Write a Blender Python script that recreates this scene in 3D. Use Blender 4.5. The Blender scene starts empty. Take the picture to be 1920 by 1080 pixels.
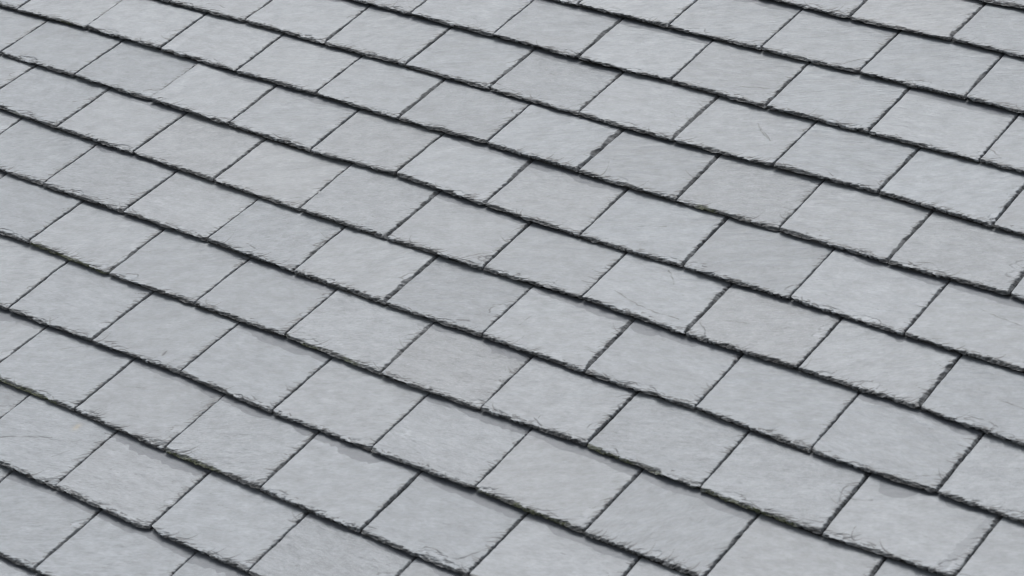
import bpy, math
import numpy as np
from mathutils import Matrix, Vector

# ------------------------------------------------------------------ camera, sky, sun, exposure
S = bpy.context.scene
COL = S.collection
PITCH = math.radians(25)
ROOF = Matrix.Translation((0, 0, 6)) @ Matrix.Rotation(PITCH, 4, 'X')     # roof frame: x along the courses, y up the slope, z off the slates

cam_d = bpy.data.cameras.new('camera')
cam = bpy.data.objects.new('camera', cam_d)
COL.objects.link(cam)
S.camera = cam
cam_d.sensor_width = 36.0
cam_d.lens = 82.755
cam_d.clip_end = 3000
R3 = Matrix(((0.799525, -0.262162, 0.540398), (0.577092, 0.584715, -0.570152), (-0.166507, 0.76771, 0.618786)))
cam.matrix_world = ROOF @ (Matrix.Translation((3.7986, -4.57278, 3.52739)) @ R3.to_4x4())
cam_d.dof.use_dof = True
cam_d.dof.focus_distance = 6.35
cam_d.dof.aperture_fstop = 5.6

SUN_ROOF = Vector((-0.28, 0.48, 0.83)).normalized()      # towards the light, in the roof frame
sun_w = (ROOF.to_3x3() @ SUN_ROOF).normalized()
sun_el = math.asin(sun_w.z)
sun_az = math.atan2(sun_w.x, sun_w.y)
W_ = bpy.data.worlds.new('World')
S.world = W_
W_.use_nodes = True
nt = W_.node_tree
bg = nt.nodes['Background']
sky = nt.nodes.new('ShaderNodeTexSky')
sky.sky_type = 'NISHITA'
sky.sun_disc = False
sky.sun_elevation = sun_el
sky.sun_rotation = sun_az
sky.air_density = 1.0
sky.dust_density = 6.0
sky.ozone_density = 1.0
hs = nt.nodes.new('ShaderNodeHueSaturation')            # a veil of cloud takes most of the blue out of the sky
hs.inputs['Saturation'].default_value = 0.27
nt.links.new(sky.outputs[0], hs.inputs['Color'])
nt.links.new(hs.outputs[0], bg.inputs['Color'])
bg.inputs['Strength'].default_value = 0.12
sun_d = bpy.data.lights.new('sun', 'SUN')
sun_d.energy = 1.2
sun_d.angle = math.radians(30)
sun_d.color = (1.0, 0.975, 0.94)
sun = bpy.data.objects.new('sun', sun_d)
COL.objects.link(sun)
sun.rotation_euler = sun_w.to_track_quat('Z', 'Y').to_euler()

S.view_settings.view_transform = 'Standard'
S.view_settings.look = 'None'
S.view_settings.gamma = 1.0
S.view_settings.exposure = 0.70
S.cycles.use_denoising = True
S.cycles.filter_width = 1.05

# ------------------------------------------------------------------ materials
def ramp(nt, fac, a, b, lo=0.0, hi=1.0):
    n = nt.nodes.new('ShaderNodeMapRange')
    n.inputs['From Min'].default_value = a; n.inputs['From Max'].default_value = b
    n.inputs['To Min'].default_value = lo; n.inputs['To Max'].default_value = hi
    n.clamp = True
    nt.links.new(fac, n.inputs['Value'])
    return n.outputs['Result']

def mth(nt, op, a, b=None):
    n = nt.nodes.new('ShaderNodeMath'); n.operation = op
    for i, v in enumerate((a, b)):
        if v is None: continue
        if isinstance(v, (int, float)): n.inputs[i].default_value = v
        else: nt.links.new(v, n.inputs[i])
    return n.outputs[0]

def mixc(nt, fac, a, b, mode='MIX'):
    n = nt.nodes.new('ShaderNodeMix'); n.data_type = 'RGBA'; n.blend_type = mode
    for s, v in ((n.inputs[0], fac), (n.inputs[6], a), (n.inputs[7], b)):
        if isinstance(v, (int, float)): s.default_value = v
        elif isinstance(v, tuple): s.default_value = (*v, 1.0)
        else: nt.links.new(v, s)
    return n.outputs[2]

def attr(nt, name):
    n = nt.nodes.new('ShaderNodeAttribute'); n.attribute_name = name
    return n

def noise(nt, vec, scale, sx=1, sy=1, detail=3.0, rough=0.55):
    m = nt.nodes.new('ShaderNodeMapping')
    m.inputs['Scale'].default_value = (sx, sy, 1)
    nt.links.new(vec, m.inputs['Vector'])
    n = nt.nodes.new('ShaderNodeTexNoise')
    n.inputs['Scale'].default_value = scale
    n.inputs['Detail'].default_value = detail
    n.inputs['Roughness'].default_value = rough
    nt.links.new(m.outputs[0], n.inputs['Vector'])
    return n.outputs['Fac']

def slate_material():
    m = bpy.data.materials.new('riven_slate'); m.use_nodes = True
    nt = m.node_tree
    p = nt.nodes['Principled BSDF']
    rock = attr(nt, 'rock').outputs['Vector']       # x along the grain, y across it, both in decimetres; z tells slates apart
    look = nt.nodes.new('ShaderNodeSeparateXYZ')
    nt.links.new(attr(nt, 'look').outputs['Vector'], look.inputs[0])
    lum, warm, scuff = look.outputs[0], look.outputs[1], look.outputs[2]
    edge = attr(nt, 'edge').outputs['Fac']
    damp = attr(nt, 'damp').outputs['Fac']
    moss = attr(nt, 'moss').outputs['Fac']
    top = mixc(nt, warm, (0.166, 0.185, 0.204), (0.176, 0.192, 0.208))
    streak = noise(nt, rock, 8, 1, 2.4, 5)
    top = mixc(nt, 1.0, top, ramp(nt, streak, 0.3, 0.7, 0.87, 1.11), 'MULTIPLY')
    blotch = noise(nt, rock, 2.2, 1, 1.6, 3)
    top = mixc(nt, 1.0, top, ramp(nt, blotch, 0.3, 0.7, 0.86, 1.12), 'MULTIPLY')
    top = mixc(nt, 1.0, top, lum, 'MULTIPLY')
    top = mixc(nt, 1.0, top, ramp(nt, attr(nt, 'fresh').outputs['Fac'], 0.0, 1.6, 1.0, 1.21), 'MULTIPLY')
    grit = noise(nt, rock, 120, 1, 1.5, 2)
    top = mixc(nt, 1.0, top, ramp(nt, grit, 0.3, 0.7, 0.93, 1.07), 'MULTIPLY')
    # pale scuffs and small crystals
    sc = ramp(nt, noise(nt, rock, 26, 1, 2.6, 3, 0.6), 0.55, 0.72)
    top = mixc(nt, mth(nt, 'MULTIPLY', sc, mth(nt, 'MULTIPLY', scuff, 0.8)), top, (0.285, 0.302, 0.316))
    sp = ramp(nt, noise(nt, rock, 62, 1, 1, 1), 0.76, 0.81)
    top = mixc(nt, mth(nt, 'MULTIPLY', sp, 0.6), top, (0.36, 0.365, 0.37))
    # thin dark grain lines
    ln = ramp(nt, noise(nt, rock, 20, 1, 9, 4, 0.6), 0.635, 0.71)
    top = mixc(nt, mth(nt, 'MULTIPLY', ln, 0.55), top, (0.085, 0.09, 0.095))
    # damp, held under the slates above
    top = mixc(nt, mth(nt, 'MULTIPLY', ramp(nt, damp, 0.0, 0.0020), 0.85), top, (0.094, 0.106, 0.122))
    # broken edges
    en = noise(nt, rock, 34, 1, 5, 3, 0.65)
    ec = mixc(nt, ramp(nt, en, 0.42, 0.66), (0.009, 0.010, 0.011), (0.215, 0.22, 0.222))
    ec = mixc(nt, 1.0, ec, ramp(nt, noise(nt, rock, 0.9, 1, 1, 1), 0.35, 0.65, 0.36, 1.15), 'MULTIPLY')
    mossn = ramp(nt, noise(nt, rock, 30, 1, 1, 3), 0.38, 0.55)
    ec = mixc(nt, mth(nt, 'MULTIPLY', moss, mossn), ec, (0.082, 0.092, 0.056))
    top = mixc(nt, mth(nt, 'MULTIPLY', attr(nt, 'lichen').outputs['Fac'], ramp(nt, grit, 0.35, 0.6)), top, (0.27, 0.235, 0.16))
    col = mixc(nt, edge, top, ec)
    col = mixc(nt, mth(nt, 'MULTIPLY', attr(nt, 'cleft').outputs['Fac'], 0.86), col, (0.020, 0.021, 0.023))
    nt.links.new(col, p.inputs['Base Color'])
    nt.links.new(ramp(nt, edge, 0.0, 1.0, 0.44, 0.85), p.inputs['Roughness'])
    p.inputs['Specular IOR Level'].default_value = 0.5
    b1 = nt.nodes.new('ShaderNodeBump'); b1.inputs['Strength'].default_value = 0.75; b1.inputs['Distance'].default_value = 0.0030
    rv = noise(nt, rock, 3.2, 1, 2.2, 5, 0.62)
    steps = mth(nt, 'SNAP', mth(nt, 'ADD', rv, mth(nt, 'MULTIPLY', noise(nt, rock, 24, 1, 2.5, 2), 0.10)), 0.11)
    steps = mth(nt, 'MULTIPLY', mth(nt, 'ADD', mth(nt, 'MULTIPLY', steps, 0.75), mth(nt, 'MULTIPLY', rv, 0.8)), mth(nt, 'ADD', mth(nt, 'MULTIPLY', scuff, 1.6), 0.45))
    hh = mth(nt, 'ADD', steps, mth(nt, 'ADD', mth(nt, 'MULTIPLY', noise(nt, rock, 12, 1, 2.0, 5, 0.65), 0.55), mth(nt, 'MULTIPLY', noise(nt, rock, 60, 1, 2, 3), 0.2)))
    nt.links.new(hh, b1.inputs['Height'])
    nt.links.new(b1.outputs[0], p.inputs['Normal'])
    return m

def plain_material(name, c, rough, c2=None, scale=8):
    m = bpy.data.materials.new(name); m.use_nodes = True
    nt = m.node_tree; p = nt.nodes['Principled BSDF']
    tc = nt.nodes.new('ShaderNodeTexCoord')
    f = noise(nt, tc.outputs['Object'], scale, 1, 1, 5)
    nt.links.new(mixc(nt, ramp(nt, f, 0.3, 0.7), c, c2 or tuple(x * 0.6 for x in c)), p.inputs['Base Color'])
    p.inputs['Roughness'].default_value = rough
    return m

SLATE = slate_material()

# ------------------------------------------------------------------ ground and roof deck
def box_mesh(name, x0, x1, y0, y1, z0, z1, mat):
    me = bpy.data.meshes.new(name)
    v = [(x, y, z) for z in (z0, z1) for y in (y0, y1) for x in (x0, x1)]
    me.from_pydata(v, [], [(0, 2, 3, 1), (4, 5, 7, 6), (0, 1, 5, 4), (2, 6, 7, 3), (0, 4, 6, 2), (1, 3, 7, 5)])
    me.materials.append(mat)
    o = bpy.data.objects.new(name, me); COL.objects.link(o)
    return o
g_ = box_mesh('ground', -900, 900, -900, 900, -0.4, 0, plain_material('ground_grass', (0.07, 0.08, 0.05), 0.95, (0.10, 0.10, 0.08), 0.7))
g_['kind'] = 'structure'
deck = box_mesh('roof_deck', -3.4, 5.6, -3.6, 1.25, -0.085, -0.062, plain_material('dark_boards', (0.05, 0.042, 0.035), 0.9))
deck.matrix_world = ROOF
deck['kind'] = 'structure'

# ------------------------------------------------------------------ slates
G, WID, LEN, STEP, THK = 0.2143, 0.300, 0.500, 0.0160, 0.010
# joints between neighbouring slates, per course from the top: half-bond place of the first, then (x mm, tail y mm, lean)
JOINTS = {
    0: (3.0, [(895, 10, -0.015), (1196, 17, -0.005)]),
    1: (0.5, [(146, -210, -0.015), (448, -207, -0.015), (748, -211, -0.016), (1047, -207, -0.012), (1354, -205, -0.030)]),
    2: (-1, [(-295, -428, -0.015), (4, -429, -0.026), (299, -431, -0.023), (600, -428, -0.037), (900, -435, -0.027), (1200, -431, -0.025), (1508, -430, -0.023)]),
    3: (-2.5, [(-752, -643, -0.015), (-442, -646, -0.052), (-146, -645, -0.023), (150, -648, -0.016), (450, -652, -0.023), (752, -654, -0.016), (1048, -647, -0.012), (1343, -638, -0.005), (1655, -649, -0.030)]),
    4: (-4, [(-1207, -856, -0.060), (-899, -855, -0.050), (-596, -859, -0.040), (-302, -856, -0.023), (-1, -862, -0.017), (296, -859, -0.021), (596, -863, -0.004), (898, -866, -0.040), (1194, -865, -0.029), (1494, -866, -0.012), (1804, -860, -0.043)]),
    5: (-4.5, [(-1369, -1065, -0.009), (-1055, -1064, -0.014), (-746, -1067, -0.011), (-442, -1070, -0.034), (-139, -1076, -0.035), (149, -1066, -0.001), (452, -1077, -0.028), (753, -1084, -0.024), (1054, -1082, -0.035), (1351, -1080, -0.017), (1653, -1082, -0.008)]),
    6: (-4, [(-1227, -1273, 0.022), (-912, -1282, -0.015), (-612, -1283, -0.005), (-306, -1288, -0.003), (6, -1293, -0.041), (297, -1292, -0.009), (601, -1291, -0.024), (895, -1281, -0.014), (1194, -1289, -0.019), (1494, -1284, -0.009), (1799, -1283, -0.021)]),
    7: (-3.5, [(-1058, -1492, -0.026), (-753, -1499, -0.007), (-447, -1496, 0.007), (-145, -1494, 0.004), (160, -1500, -0.025), (456, -1500, -0.004), (752, -1498, -0.014), (1054, -1501, -0.032), (1351, -1494, -0.022), (1654, -1504, -0.011), (1956, -1499, -0.003)]),
    8: (-2, [(-602, -1705, -0.004), (-295, -1712, -0.023), (1, -1707, 0.004), (301, -1704, -0.006), (611, -1714, -0.034), (904, -1709, -0.015), (1195, -1702, -0.003), (1498, -1709, -0.018), (1800, -1711, -0.021), (2101, -1696, 0.003)]),
    9: (-1.5, [(-444, -1935, -0.036), (-146, -1931, 0.000), (148, -1924, 0.007), (454, -1934, -0.007), (753, -1931, -0.014), (1049, -1927, -0.018), (1346, -1931, -0.004), (1647, -1928, -0.010)]),
    10: (-1, [(-310, -2143, 0.004), (-2, -2142, -0.022), (301, -2147, -0.028), (601, -2147, -0.028), (898, -2149, -0.011), (1193, -2146, -0.007)]),
    11: (-0.5, [(-159, -2360, -0.004), (148, -2361, -0.033), (449, -2362, -0.026), (747, -2357, -0.025)]),
    12: (0, [(10, -2583, -0.060), (298, -2577, -0.025)]),
}
SEEN = {-1: (3.5, 1), 0: (2.0, 3), 1: (-0.5, 6), 2: (-2, 8), 3: (-4.5, 11), 4: (-6, 13), 5: (-5.5, 12), 6: (-5, 12), 7: (-4.5, 12), 8: (-3, 11), 9: (-2.5, 10), 10: (-2, 8), 11: (-1.5, 6), 12: (-1, 4), 13: (0.5, 1)}

# what each slate looks like, course by course from the top, left to right
LOOKS = {
    -1: ['dark ragged sliver of slate'],
    0: ['smooth slate with arc chip', 'clean smooth pale slate', 'speckled slate with flaked corner'],
    1: ['sliver of smooth slate', 'pale smooth slate', 'slate with curved corner chip', 'slate with split wedge corner', 'smooth bluish slate', 'plain slate with ragged side'],
    2: ['sliver of plain slate', 'pale finely streaked slate', 'slate with frayed right side', 'pale slate with specks', 'slate with long hairline crack', 'faintly streaked bluish slate', 'smooth bright slate', 'slate with curled corner crack'],
    3: ['sliver of slate', 'slate with zigzag surface nick', 'smooth pale slate', 'streaked slate with frayed tail', 'smooth bluish slate', 'scuffed slate with curved flake', 'pale slate with ragged side', 'slate with wavy surface cracks', 'streaked slate with small nicks', 'smooth pale bluish slate', 'smooth slate with frayed side'],
    4: ['sliver of slate', 'slate with faintly mossy tail', 'pale smooth slate', 'slate with pale diagonal streak', 'streaked slate', 'smooth slate with rough side', 'scuffed slate with frayed tail', 'slate with broad worn side', 'dark smooth bluish slate', 'scuffed slate with mossy tail', 'streaked slate with rough side', 'scuffed slate with arc flake', 'sliver of slate'],
    5: ['smooth slate', 'smooth bluish slate', 'streaked bluish slate', 'slate with pale diagonal band', 'streaked slate with frayed tail', 'scuffed slate with nicked side', 'smooth slate with frayed side', 'riven slate with chipped corner', 'slate with faint surface crack', 'dark smooth bluish slate', 'slate with pale downward stripe', 'smooth slate with long hairline'],
    6: ['smooth slate', 'mossy slate with scarred side', 'smooth plain slate', 'slate with white scuff marks', 'slate with layered corner splits', 'speckled slate with thick side', 'slate with large corner split', 'dark smooth plain slate', 'slate crossed by stepped cracks', 'speckled slate with curled corner', 'streaked slate with damp top', 'bluish slate with crack lines'],
    7: ['smooth slate', 'streaked bluish slate', 'scuffed speckled slate', 'smooth slate with pale flecks', 'scuffed slate with frayed side', 'streaked slate with thick side', 'riven slate with dark gouge', 'smooth slate with frayed side', 'smooth slate with damp top', 'dark streaked smooth slate', 'slate with split corner wedge', 'pale scuffed slate with flakes'],
    8: ['smooth bluish slate', 'pale slate with mossy tail', 'dark smooth slate', 'dark smooth slate, damp top', 'pale scuffed slate, mossy tail', 'scuffed slate with damp top', 'pale slate with looping cracks', 'scuffed slate, ragged mossy tail', 'pale scuffed slate, mossy tail', 'pale slate with damp stains', 'smooth slate'],
    9: ['streaked slate', 'speckled smooth slate', 'slate with small dark nick', 'smooth slate with ragged tail', 'riven slate with curled nick', 'slate with pale scuff patch', 'streaked slate with mossy tail', 'dark smooth bluish slate', 'smooth plain slate', 'sliver of slate'],
    10: ['pale slate with damp top', 'streaked slate with mossy tail', 'dark smooth slate', 'scuffed slate, mossy tail', 'smooth slate with damp top', 'slate with zigzag tail crack', 'smooth pale slate', 'sliver of slate'],
    11: ['dark slate', 'slate with cracks and stain', 'damp topped scarred slate', 'smooth slate with broken corner', 'scuffed speckled slate', 'sliver of slate'],
    12: ['sliver of slate', 'bluish streaked slate', 'smooth streaked slate', 'damp slate'],
    13: ['smooth slate with damp top'],
}
# cracks, splits and gouges seen on the faces, in roof millimetres
CRACKS = [[(-932, -614), (-915, -601), (-887, -603), (-863, -609)], [(153, -617), (193, -622), (225, -628), (257, -636)], [(701, -194), (717, -180), (737, -172)], [(991, -188), (1011, -158), (1039, -137)], [(775, -379), (867, -355)], [(920, -503), (955, -536), (972, -544)], [(1506, -375), (1531, -384), (1554, -403)], [(531, -1279), (558, -1246), (587, -1227)], [(662, -1475), (691, -1464)], [(954, -1224), (1023, -1243), (1080, -1253), (1152, -1248)], [(1024, -1096), (1043, -1110), (1066, -1137)], [(858, -986), (929, -957)], [(1767, -924), (1815, -932), (1876, -939)], [(1556, -843), (1588, -824), (1615, -842)], [(1205, -1239), (1232, -1258), (1240, -1271)], [(-106, -2292), (-59, -2265), (11, -2232)], [(65, -2284), (84, -2251)], [(1056, -2130), (1062, -2113), (1105, -2118)], [(1115, -2125), (1147, -2120), (1163, -2089), (1185, -2064)], [(1040, -1680), (1064, -1694), (1108, -1693)], [(1261, -1682), (1286, -1699)], [(1892, -1478), (1916, -1459), (1945, -1443)], [(1946, -1181), (2003, -1186)], [(1880, -1263), (1946, -1256), (1979, -1265)], [(1786, -1605), (1768, -1561), (1781, -1546)], [(63, -1891), (62, -1878)], [(-215, -1990), (-190, -1965), (-165, -1945)], [(-59, -1275), (-34, -1249), (7, -1231)], [(-44, -1281), (-19, -1255), (8, -1243)], [(-965, -1160), (-935, -1128), (-914, -1094)], [(712, -1766), (729, -1757), (733, -1742)], [(1139, -1691), (1166, -1688), (1189, -1689)], [(1155, -1703), (1178, -1698), (1197, -1704)], [(1169, -1660), (1167, -1635), (1183, -1616)], [(911, -494), (983, -549)], [(1739, -1690), (1761, -1685), (1789, -1678)], [(1750, -1587), (1808, -1586), (1843, -1569)], [(814, -1424), (814, -1402), (820, -1378)], [(1246, -1205), (1303, -1190)]]
GOUGES = {(662, -1475), (63, -1891)}

def vnoise(x, y, seed):
    """smooth value noise in -1..1"""
    xi = np.floor(x).astype(np.int64); yi = np.floor(y).astype(np.int64)
    fx = x - xi; fy = y - yi
    fx = fx * fx * (3 - 2 * fx); fy = fy * fy * (3 - 2 * fy)
    def h(a, b):
        n = (a * 374761393 + b * 668265263 + seed * 974634577) & 0xFFFFFFFF
        n = ((n ^ (n >> 13)) * 1274126177) & 0xFFFFFFFF
        n = n ^ (n >> 16)
        return (n & 0xFFFF) / 32767.5 - 1.0
    a = h(xi, yi); b = h(xi + 1, yi); c = h(xi, yi + 1); d = h(xi + 1, yi + 1)
    return (a + (b - a) * fx) * (1 - fy) + (c + (d - c) * fx) * fy

def sstep(a, b, x):
    t = np.clip((x - a) / (b - a), 0, 1)
    return t * t * (3 - 2 * t)

def slate_geometry(left, right, seed, words, cracks, fine=True):
    """one whole slate with dressed, flaked edges; returns local vertices (tail centre at the origin, roof axes), faces and attributes"""
    rng = np.random.RandomState(seed)
    has = lambda *w: any(k in words for k in w)
    thk = THK + rng.uniform(-0.0010, 0.0012) + (0.002 if has('thick', 'broad') else 0)
    xl, yl, sl = left; xr, yr, sr = right
    gap = 0.0008 + 0.0008 * rng.rand()
    if fine:
        ncol = 188
        dy = 0.0017 if cracks else 0.0026
        v = np.concatenate([np.arange(0, 0.032, 0.0011), np.arange(0.032, G + 0.022, dy), np.linspace(G + 0.03, LEN, 6)])
    else:
        ncol = 26
        v = np.concatenate([np.arange(0, 0.03, 0.004), np.arange(0.03, G, 0.02), np.linspace(G + 0.03, LEN, 4)])
    s = np.linspace(0, 1, ncol)
    Sg, Vg = np.meshgrid(s, v)                      # rows follow v
    XL = xl + sl * Vg + gap; XR = xr + sr * Vg - gap
    cx, cy = (xl + xr) / 2, (yl + yr) / 2
    # wandering outline of the two sides and the tail
    sd = seed * 7
    wob = np.exp(-Vg / 0.6)
    XR = XR - 0.0006 * (1 + vnoise(Vg / 0.012, Vg * 0, sd + 1)) - 0.0005 * (1 + vnoise(Vg / 0.05, Vg * 0, sd + 2))
    XL = XL + 0.0004 * (1 + vnoise(Vg / 0.02, Vg * 0, sd + 3))
    X = XL + (XR - XL) * Sg - cx
    wx = X
    out = 0.0011 * vnoise(wx / 0.008, wx * 0, sd + 4) + 0.0016 * vnoise(wx / 0.04, wx * 0, sd + 5) + 0.0006 * vnoise(wx / 0.003, wx * 0, sd + 6)
    half = (XR - XL) / 2
    er = half * 2 * (1 - Sg); el = half * 2 * Sg
    cr = rng.choice([0.0, 0.002, 0.004, 0.008], p=[.3, .35, .25, .1]); cl = rng.choice([0.0, 0.002, 0.005], p=[.4, .4, .2])
    if has('broken'): cl = 0.016
    if cr: out = out + cr * np.clip(1 - er / (cr * 2.2), 0, 1) ** 1.5
    if cl: out = out + cl * np.clip(1 - el / (cl * 2.2), 0, 1) ** 1.5
    Y = (yl + (yr - yl) * Sg) - cy + Vg + out * np.exp(-Vg / 0.008)
    # grain frame
    th = math.radians(24 + rng.normal(0, 9))
    P = X * math.cos(th) + Y * math.sin(th)
    Q = -X * math.sin(th) + Y * math.cos(th)
    n_feather = 0.62 * vnoise(P / 0.017, Q / 0.0030, sd + 7) + 0.38 * vnoise(P / 0.008, Q / 0.0016, sd + 8)
    n_wide = vnoise(X / 0.035, Y / 0.035, sd + 9)
    # dressed bevels
    Wb = (0.0062 if has('ragged', 'frayed tail', 'mossy tail') else 0.0046) * np.clip(1 + 0.95 * n_wide + 0.5 * vnoise(X / 0.09, Y * 0, sd + 71), 0.22, 2.4)
    Wr = rng.choice([0.0020, 0.0036, 0.006], p=[.40, .40, .20]); 
    if has('frayed side', 'ragged side', 'frayed right', 'rough side'): Wr = 0.0065
    if has('thick side', 'broad'): Wr = 0.0085
    Wr = Wr * np.clip(1 + 0.8 * vnoise(Y / 0.03, X / 0.05, sd + 10) + 0.5 * vnoise(Y / 0.010, X / 0.05, sd + 72), 0.25, 2.2)
    Wl = 0.0012
    Vb = Y - ((yl + (yr - yl) * Sg) - cy) - out * np.exp(-Vg / 0.008) * 0   # distance to the nominal tail
    Vb = Vg
    amp = 0.0034; ampb = 0.0058
    qb = 1 - (Vb + ampb * n_feather) / np.maximum(Wb, 0.001)
    qr = 1 - (er + amp * 1.25 * n_feather) / np.maximum(Wr, 0.001)
    ql = 1 - (el + 0.0009 * n_feather) / Wl
    q = np.clip(np.maximum(np.maximum(qb, qr), ql), 0, 1)
    N = 4.0
    lev = q ** 1.15 * N
    fr = lev - np.floor(lev)
    ter = (np.floor(lev) + sstep(0.55, 1.0, fr)) / N
    drop = ter * thk * 0.68
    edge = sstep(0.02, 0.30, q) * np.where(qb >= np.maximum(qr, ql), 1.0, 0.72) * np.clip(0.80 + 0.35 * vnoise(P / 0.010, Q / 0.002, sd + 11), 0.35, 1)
    cleft = np.zeros_like(X); fresh = np.zeros_like(X)
    # shell-shaped flake scars along the tail and the right side
    nsc = rng.randint(2, 5) if fine else 0
    for i in range(nsc):
        if rng.rand() < 0.66:
            c0 = ((rng.uniform(-0.47, 0.47)) * (xr - xl), 0.0)
        else:
            c0 = ((xr - xl) / 2 - 0.002, rng.uniform(0.0, G * 0.9))
        ra, rb = rng.choice([rng.uniform(0.010, 0.022), rng.uniform(0.024, 0.048)], p=[.6, .4]), 0
        rb = ra * rng.uniform(0.34, 0.55)
        dp = (X - c0[0]) * math.cos(th) + (Y - c0[1]) * math.sin(th)
        dq = -(X - c0[0]) * math.sin(th) + (Y - c0[1]) * math.cos(th)
        rho = np.sqrt((dp / ra) ** 2 + (dq / rb) ** 2) + 0.16 * vnoise(P / 0.008, Q / 0.004, sd + 20 + i)
        drop = drop + (0.0010 + 0.0014 * np.clip(1 - rho, 0, 1)) * (1 - sstep(0.9, 1.02, rho))
        fresh = np.maximum(fresh, 1 - sstep(0.85, 0.98, rho))
        rim = np.exp(-((rho - 0.96) * rb / 0.0010) ** 2) * sstep(-0.25, 0.45, vnoise(P / 0.014, Q / 0.014, sd + 40 + i))
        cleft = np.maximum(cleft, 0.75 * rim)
    # layers split off the lower right corner
    if fine and rng.rand() < 0.72:
        ra, rb = rng.uniform(0.026, 0.060), rng.uniform(0.011, 0.024)
        dp = (X - (xr - xl) / 2) * math.cos(th) + Y * math.sin(th)
        dq = -(X - (xr - xl) / 2) * math.sin(th) + Y * math.cos(th)
        rho = np.sqrt((dp / ra) ** 2 + (dq / rb) ** 2) + 0.14 * vnoise(P / 0.010, Q / 0.004, sd + 30)
        for c in (0.95, 0.66, 0.42)[:rng.randint(1, 4)]:
            drop = drop + 0.0009 * (1 - sstep(c - 0.08, c + 0.04, rho))
            fresh = np.maximum(fresh, 1 - sstep(c - 0.1, c, rho))
            rim = np.exp(-((rho - c) * rb / 0.0015) ** 2) * sstep(-0.4, 0.3, vnoise(P / 0.014, Q / 0.014, sd + 50 + int(c * 10)))
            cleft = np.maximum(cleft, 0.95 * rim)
    # splinters: flakes that start at a dressed edge and run into the face along the grain, tapering out
    nst = rng.randint(70, 104) if fine else 0
    clus = rng.uniform(-0.5, 0.5, 4); clus[0] = 0.40; clusv = rng.uniform(0.02, G, 3)
    heavy = rng.uniform(0.55, 1.35)
    for i in range(nst):
        r = rng.rand()
        a2 = th + rng.normal(0.0, 0.13)
        L = min(0.009 + rng.exponential(0.0095), 0.040) * heavy
        w0 = rng.uniform(0.0011, 0.0031)
        if r < 0.54:
            fx = clus[rng.randint(4)] + rng.normal(0, 0.10) if rng.rand() < 0.5 else rng.uniform(-0.5, 0.47)
            c0 = (np.clip(fx, -0.5, 0.48) * (xr - xl), 0.0015 + abs(rng.normal(0, 0.0050)))
            if rng.rand() < 0.12: a2 += math.pi * 0.82            # a few sweep the other way
        elif r < 0.92:
            y0 = np.clip(clusv[rng.randint(3)] + rng.normal(0, 0.03) if rng.rand() < 0.6 else rng.uniform(0, G), 0, G)
            c0 = ((xr - xl) / 2 - 0.001 + sr * y0 - rng.uniform(0, 0.004), y0)
            a2 += math.pi; L *= 0.9
        else:
            c0 = (rng.uniform(-0.45, 0.4) * (xr - xl), rng.uniform(0.02, G)); w0 = 0.0007
        bend = rng.normal(4, 18)
        dp = (X - c0[0]) * math.cos(a2) + (Y - c0[1]) * math.sin(a2)
        dq = -(X - c0[0]) * math.sin(a2) + (Y - c0[1]) * math.cos(a2) - bend * dp * dp
        t = dp / L
        wt = np.maximum(w0 * (1.05 - t), 0.0004)
        k = np.exp(-(dq / wt) ** 2) * sstep(-0.12, 0.0, t) * (1 - sstep(0.75, 1.0, t))
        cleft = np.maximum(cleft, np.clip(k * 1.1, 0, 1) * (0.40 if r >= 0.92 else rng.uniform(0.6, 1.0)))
        drop = drop + 0.0008 * k
    # cracks copied from the roof
    for pl in cracks:
        pts = [((a / 1000.0) - cx, (b / 1000.0) - cy) for a, b in pl]
        # smooth the polyline
        for _ in range(2):
            if len(pts) > 2:
                np_ = [pts[0]]
                for a, b in zip(pts[:-1], pts[1:]):
                    np_ += [(a[0] * .75 + b[0] * .25, a[1] * .75 + b[1] * .25), (a[0] * .25 + b[0] * .75, a[1] * .25 + b[1] * .75)]
                pts = np_ + [pts[-1]]
        D = np.full(X.shape, 1.0)
        wx2 = X + 0.0018 * vnoise(X / 0.010, Y / 0.010, sd + 60); wy2 = Y + 0.0018 * vnoise(X / 0.010, Y / 0.010, sd + 61)
        for a, b in zip(pts[:-1], pts[1:]):
            ex, ey = b[0] - a[0], b[1] - a[1]
            t = np.clip(((wx2 - a[0]) * ex + (wy2 - a[1]) * ey) / (ex * ex + ey * ey + 1e-12), 0, 1)
            D = np.minimum(D, np.hypot(wx2 - a[0] - t * ex, wy2 - a[1] - t * ey))
        big = pl[0] in GOUGES
        wln = 0.0028 if big else 0.0015
        k = np.exp(-(D / wln) ** 2) * np.clip(0.7 + 0.9 * vnoise(X / 0.015, Y / 0.015, sd + 62), 0.25, 1)
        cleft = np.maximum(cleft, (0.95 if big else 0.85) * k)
        drop = drop + 0.0012 * k
    # gentle riven relief of the face
    rel = 0.0011 * vnoise(P / 0.11, Q / 0.05, sd + 12) + 0.0007 * vnoise(P / 0.035, Q / 0.010, sd + 13)
    if has('riven', 'scuffed', 'streaked'): rel = rel + 0.0005 * vnoise(P / 0.02, Q / 0.005, sd + 14)
    lift = rng.uniform(0.0, 0.0011); roll = rng.uniform(-0.0011, 0.0011)
    tilt = STEP / G
    base = -THK + lift - tilt * Vg + roll * (2 * Sg - 1)
    bow = 0.0010 * rng.uniform(-1, 1) * (2 * Sg - 1) ** 2
    Z = base + thk - np.minimum(drop, thk * 0.9) + rel * (Vg < G + 0.03) * sstep(0, 0.01, Vg) + bow
    # damp under the slates above
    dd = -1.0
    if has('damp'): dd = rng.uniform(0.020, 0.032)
    elif rng.rand() < 0.55: dd = rng.uniform(0.006, 0.018)
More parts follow.
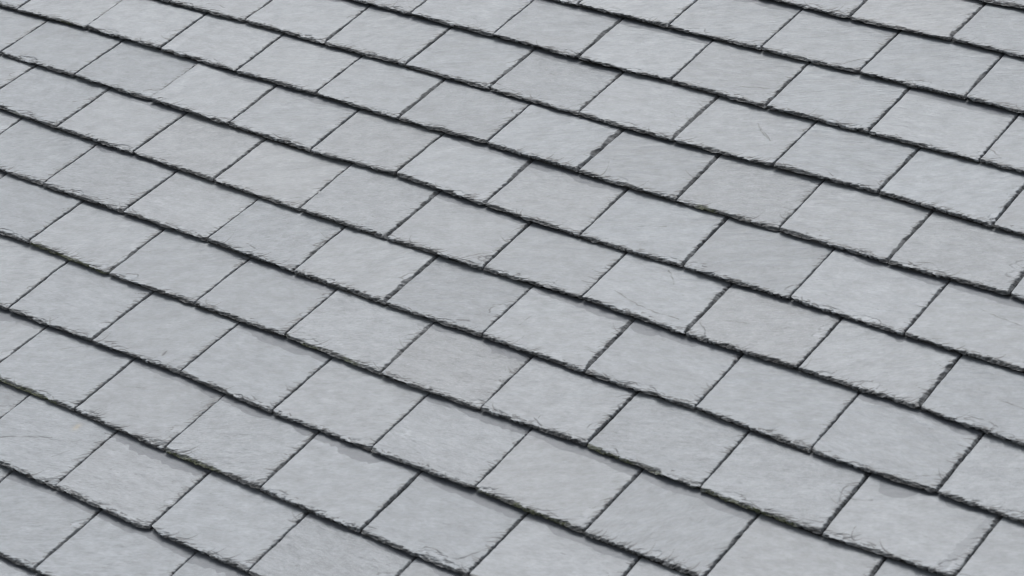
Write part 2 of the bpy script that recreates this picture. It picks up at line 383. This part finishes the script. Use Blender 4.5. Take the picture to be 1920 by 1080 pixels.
    dn = vnoise(X / 0.055, Y * 0 + 3.3, sd + 15) * 0.75 + vnoise(X / 0.012, Y / 0.02, sd + 16) * 0.22
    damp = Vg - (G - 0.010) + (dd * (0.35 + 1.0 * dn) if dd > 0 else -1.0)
    if 'damp stains' in words:
        d1 = 0.026 - np.hypot((X + cx - 1.868) / 1.6, (Y + cy + 1.512)) + 0.006 * vnoise(X / 0.02, Y / 0.02, sd + 17) + 0.003
        strip = 0.009 - np.abs(X - (xr - xl) / 2 + 0.026 - 0.02 * (Vg / G - 0.5)) + 0.006 * vnoise(X / 0.02, Y / 0.03, sd + 18)
        strip = np.minimum(strip + 0.005 * vnoise(X / 0.006, Y / 0.006, sd + 73), 0.0009)
        damp = np.maximum(damp, np.maximum(d1, strip))
    moss = np.zeros_like(X)
    if has('moss'):
        moss = sstep(-0.6, 0.2, vnoise(X / 0.06, Y * 0, sd + 19)) * (1 - sstep(0.012, 0.03, Vg))
        if 'faintly' in words: moss = moss * 0.6
    gx, gy = X + cx, Y + cy
    if has('diagonal streak', 'diagonal band', 'downward stripe'):          # pale bands running up the slate
        x0 = -0.870 if 'streak' in words else (-0.719 if 'band' in words else 1.521)
        w = np.abs(gx - x0 + 0.004 * vnoise(Y / 0.05, Y * 0, sd + 80)) / 0.016
        fresh = np.maximum(fresh, 0.75 * (1 - sstep(0.4, 1.2, w)) * (0.7 + 0.4 * vnoise(X / 0.01, Y / 0.05, sd + 81)))
    for key, (x0, y0) in {'white scuff': (-0.585, -1.155), 'pale scuff': (0.783, -1.851)}.items():
        if key in words:
            w = np.hypot((gx - x0) / 0.040, (gy - y0) / 0.028) + 0.35 * vnoise(P / 0.012, Q / 0.006, sd + 82)
            fresh = np.maximum(fresh, 1.6 * (1 - sstep(0.6, 1.0, w)) * sstep(-0.2, 0.5, vnoise(P / 0.008, Q / 0.004, sd + 83)))
    lichen = np.zeros_like(X)
    if 'stain' in words.split():
        lichen = 0.8 * np.exp(-((X + cx - 0.038) / 0.008) ** 2 - ((Y + cy + 2.175) / 0.012) ** 2)
    # --- mesh: top grid, skirt, underside
    nr, nc = X.shape
    top = np.stack([X, Y, Z], -1).reshape(-1, 3)
    idx = np.arange(nr * nc).reshape(nr, nc)
    ring = np.concatenate([idx[0, :], idx[1:, -1], idx[-1, -2::-1], idx[-2:0:-1, 0]])
    low = top[ring].copy()
    low[:, 2] = base.reshape(-1)[ring] + bow.reshape(-1)[ring]
    tail = np.zeros(len(ring)); tail[:nc] = 1.0          # the tail breaks away underneath
    low[:, 1] += tail * (0.0064 + 0.0020 * vnoise(low[:, 0] / 0.012, low[:, 0] * 0, sd + 70))
    # the sides lean out to the joint, so neighbours nearly touch underneath
    vr = Vg[:, -1]
    rs = np.arange(nc - 1, nc + nr - 1)
    low[rs, 0] = xr + sr * vr - 0.0006 - cx
    ls = np.concatenate([[0], len(ring) - 1 - np.arange(nr - 2), [2 * nc + nr - 3]])
    low[ls, 0] = xl + sl * vr + 0.0006 - cx
    nb = len(ring); off = nr * nc
    quads = np.stack([idx[:-1, :-1], idx[:-1, 1:], idx[1:, 1:], idx[1:, :-1]], -1).reshape(-1, 4)
    j = np.arange(nb); jn = (j + 1) % nb
    skirt = np.stack([ring[j], off + j, off + jn, ring[jn]], -1)
    rj = np.arange(nr - 1)
    R_ = off + nc - 1 + rj
    pos = np.full(nr * nc, -1); pos[ring] = np.arange(nb)
    Lr = off + pos[idx[:-1, 0]]; Ln = off + pos[idx[1:, 0]]
    Rr = off + pos[idx[:-1, -1]]; Rn = off + pos[idx[1:, -1]]
    under = np.stack([Lr, Ln, Rn, Rr], -1)
    verts = np.concatenate([top, low])
    faces = np.concatenate([quads, skirt, under])
    ext = lambda a, fill=None: np.concatenate([a.reshape(-1), a.reshape(-1)[ring] if fill is None else np.full(nb, fill)])
    z0 = rng.uniform(0, 50)
    rock = np.stack([ext(P) * 10, ext(Q) * 10, np.full(len(verts), z0)], -1)
    rock[off:, 1] += (low[:, 2] - top[ring][:, 2]) * 10      # strata show on the cut side
    lum = rng.normal(1.0, 0.022); warm = np.clip(rng.normal(0.35, 0.28), 0, 1); scuff = rng.uniform(0.05, 0.5)
    if has('dark'): lum -= 0.07; warm *= 0.3
    if has('pale', 'bright'): lum += 0.055; warm = max(warm, 0.5)
    if has('bluish'): warm = 0.0; lum -= 0.02
    if has('scuff', 'speckled', 'flecks'): scuff = 0.95
    if has('smooth'): scuff *= 0.4
    look = np.tile(np.array([lum, warm, scuff]), (len(verts), 1))
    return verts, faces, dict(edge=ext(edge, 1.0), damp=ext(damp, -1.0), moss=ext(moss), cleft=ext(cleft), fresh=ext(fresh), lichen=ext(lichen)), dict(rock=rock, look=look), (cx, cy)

def to_mesh(name, verts, faces, fl, ve):
    me = bpy.data.meshes.new(name)
    me.vertices.add(len(verts)); me.vertices.foreach_set('co', verts.astype(np.float32).ravel())
    me.loops.add(faces.size); me.loops.foreach_set('vertex_index', faces.astype(np.int32).ravel())
    me.polygons.add(len(faces))
    me.polygons.foreach_set('loop_start', np.arange(0, faces.size, 4, dtype=np.int32))
    me.update(calc_edges=True)
    me.validate()
    for k, a in fl.items():
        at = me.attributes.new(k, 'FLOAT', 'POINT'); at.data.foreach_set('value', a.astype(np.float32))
    for k, a in ve.items():
        at = me.attributes.new(k, 'FLOAT_VECTOR', 'POINT'); at.data.foreach_set('vector', a.astype(np.float32).ravel())
    me.materials.append(SLATE)
    return me

MOSS = plain_material('olive_moss', (0.072, 0.082, 0.045), 0.95, (0.038, 0.044, 0.028), 260)

def moss_mesh(v, moss, nc, seed):
    """one lumpy crust of moss along the longest mossy stretch of a slate's broken tail"""
    m = moss[:nc] > 0.22
    best, run = (0, 0), 0
    for i in range(nc + 1):
        if i < nc and m[i]: run += 1
        else:
            if run > best[1] - best[0]: best = (i - run, i)
            run = 0
    a, b = best
    nr_ = 9
    rows = [v[r * nc + a: r * nc + b].copy() for r in range(nr_)]
    n = b - a
    t = np.arange(n)
    fade = np.minimum(1, np.minimum(t, n - 1 - t) / 8.0)
    out = []
    for r, p in enumerate(rows):
        l = vnoise(p[:, 0] / 0.0045, p[:, 0] * 0 + r * 0.8, seed) + 0.6 * vnoise(p[:, 0] / 0.0018, p[:, 0] * 0 + r * 1.7, seed + 1)
        h = (0.0004 + 0.0011 * l) * fade - 0.0005 * (1 - fade) - 0.0012 * (r in (nr_ - 1,)) - 0.00025 * r
        p[:, 2] += h; p[:, 1] -= 0.6 * np.maximum(h, -0.0004)
        out.append(p)
    skirt = out[0].copy(); skirt[:, 2] -= 0.0035; skirt[:, 1] += 0.0018
    out = [skirt] + out
    vs = np.concatenate(out)
    fs = [(r * n + i, r * n + i + 1, (r + 1) * n + i + 1, (r + 1) * n + i) for r in range(nr_) for i in range(n - 1)]
    me = bpy.data.meshes.new('moss')
    me.from_pydata(vs.tolist(), [], fs)
    me.materials.append(MOSS)
    return me

# every joint of the roof, the measured ones as they lie and the rest set out in half bond
rng = np.random.RandomState(5)
ALL = {}
for k in range(-4, 18):
    u0, L = JOINTS.get(k, ((k % 2) * 0.5, []))
    dy = np.mean([l[1] / 1000 + k * G for l in L]) if L else 0.0
    d = {u0 + i: (l[0] / 1000, l[1] / 1000, l[2]) for i, l in enumerate(L)}
    for m in range(-12, 14):
        u = m + u0 % 1
        spare = (u * WID + rng.normal(0, .003), -k * G + dy + rng.normal(0, .004), -.018 + rng.normal(0, .012))
        if u not in d: d[u] = spare
    ALL[k] = d

ORD = ['', 'first', 'second', 'third', 'fourth', 'fifth', 'sixth', 'seventh', 'eighth', 'ninth', 'tenth', 'eleventh', 'twelfth', 'thirteenth', 'fourteenth', 'fifteenth']
far_v, far_f, far_fl, far_ve, far_n = [], [], {}, {}, 0
for k in sorted(ALL):
    u_first, n_seen = SEEN.get(k, (None, 0))
    for u in sorted(ALL[k])[:-1]:
        lf, rt = ALL[k][u], ALL[k][u + 1]
        i = None if u_first is None else round(u - u_first)
        seed = (k + 5) * 40 + int(u * 2 + 30)
        if i is not None and 0 <= i < n_seen and abs(u - u_first - i) < 1e-6:
            desc = LOOKS[k][i]
            cr = [c for c in CRACKS if k == min(range(-1, 14), key=lambda kk: abs(-kk * G + G / 2 - sum(p[1] for p in c) / len(c) / 1000.0))
                  and lf[0] < sum(p[0] for p in c) / len(c) / 1000.0 < rt[0]]
            v, f, fl, ve, (cx, cy) = slate_geometry(lf, rt, seed, desc, cr)
            o = bpy.data.objects.new('roof_slate', to_mesh('roof_slate', v, f, fl, ve))
            COL.objects.link(o)
            o.matrix_world = ROOF @ Matrix.Translation((cx, cy, 0))
            if 'slate' not in desc.split(',')[0].split(): desc += ' slate'
            row = 14 - k
            if 'moss' in desc:
                mm = moss_mesh(v, fl['moss'], 188, seed)
                mo = bpy.data.objects.new('moss', mm); COL.objects.link(mo)
                mo.parent = o
            o['label'] = f'{desc}, {ORD[i + 1]} from left in {ORD[row]} course up from bottom left corner'
            o['category'] = 'slate'
            o['group'] = 'slates laid in courses on the roof'
        else:
            x = (lf[0] + rt[0]) / 2
            lo = (u_first if u_first is not None else (u_first_last := SEEN.get(max(-1, min(13, k)))[0])) * WID
            hi = lo + (n_seen or 1) * WID
            if not (lo - 0.75 < x < hi + 0.75) or not (-3 <= k <= 15): continue
            v, f, fl, ve, (cx, cy) = slate_geometry(lf, rt, seed, 'smooth', [], fine=False)
            v = v + np.array([cx, cy, 0])
            far_v.append(v); far_f.append(f + far_n); far_n += len(v)
            for kk, a in fl.items(): far_fl.setdefault(kk, []).append(a)
            for kk, a in ve.items(): far_ve.setdefault(kk, []).append(a)
me = to_mesh('slates_beyond', np.concatenate(far_v), np.concatenate(far_f), {a: np.concatenate(b) for a, b in far_fl.items()}, {a: np.concatenate(b) for a, b in far_ve.items()})
o = bpy.data.objects.new('outer_slates', me); COL.objects.link(o)
o.matrix_world = ROOF
o['kind'] = 'stuff'
o['label'] = 'rest of the grey slate courses running on around the nearest ones'
o['category'] = 'slates'
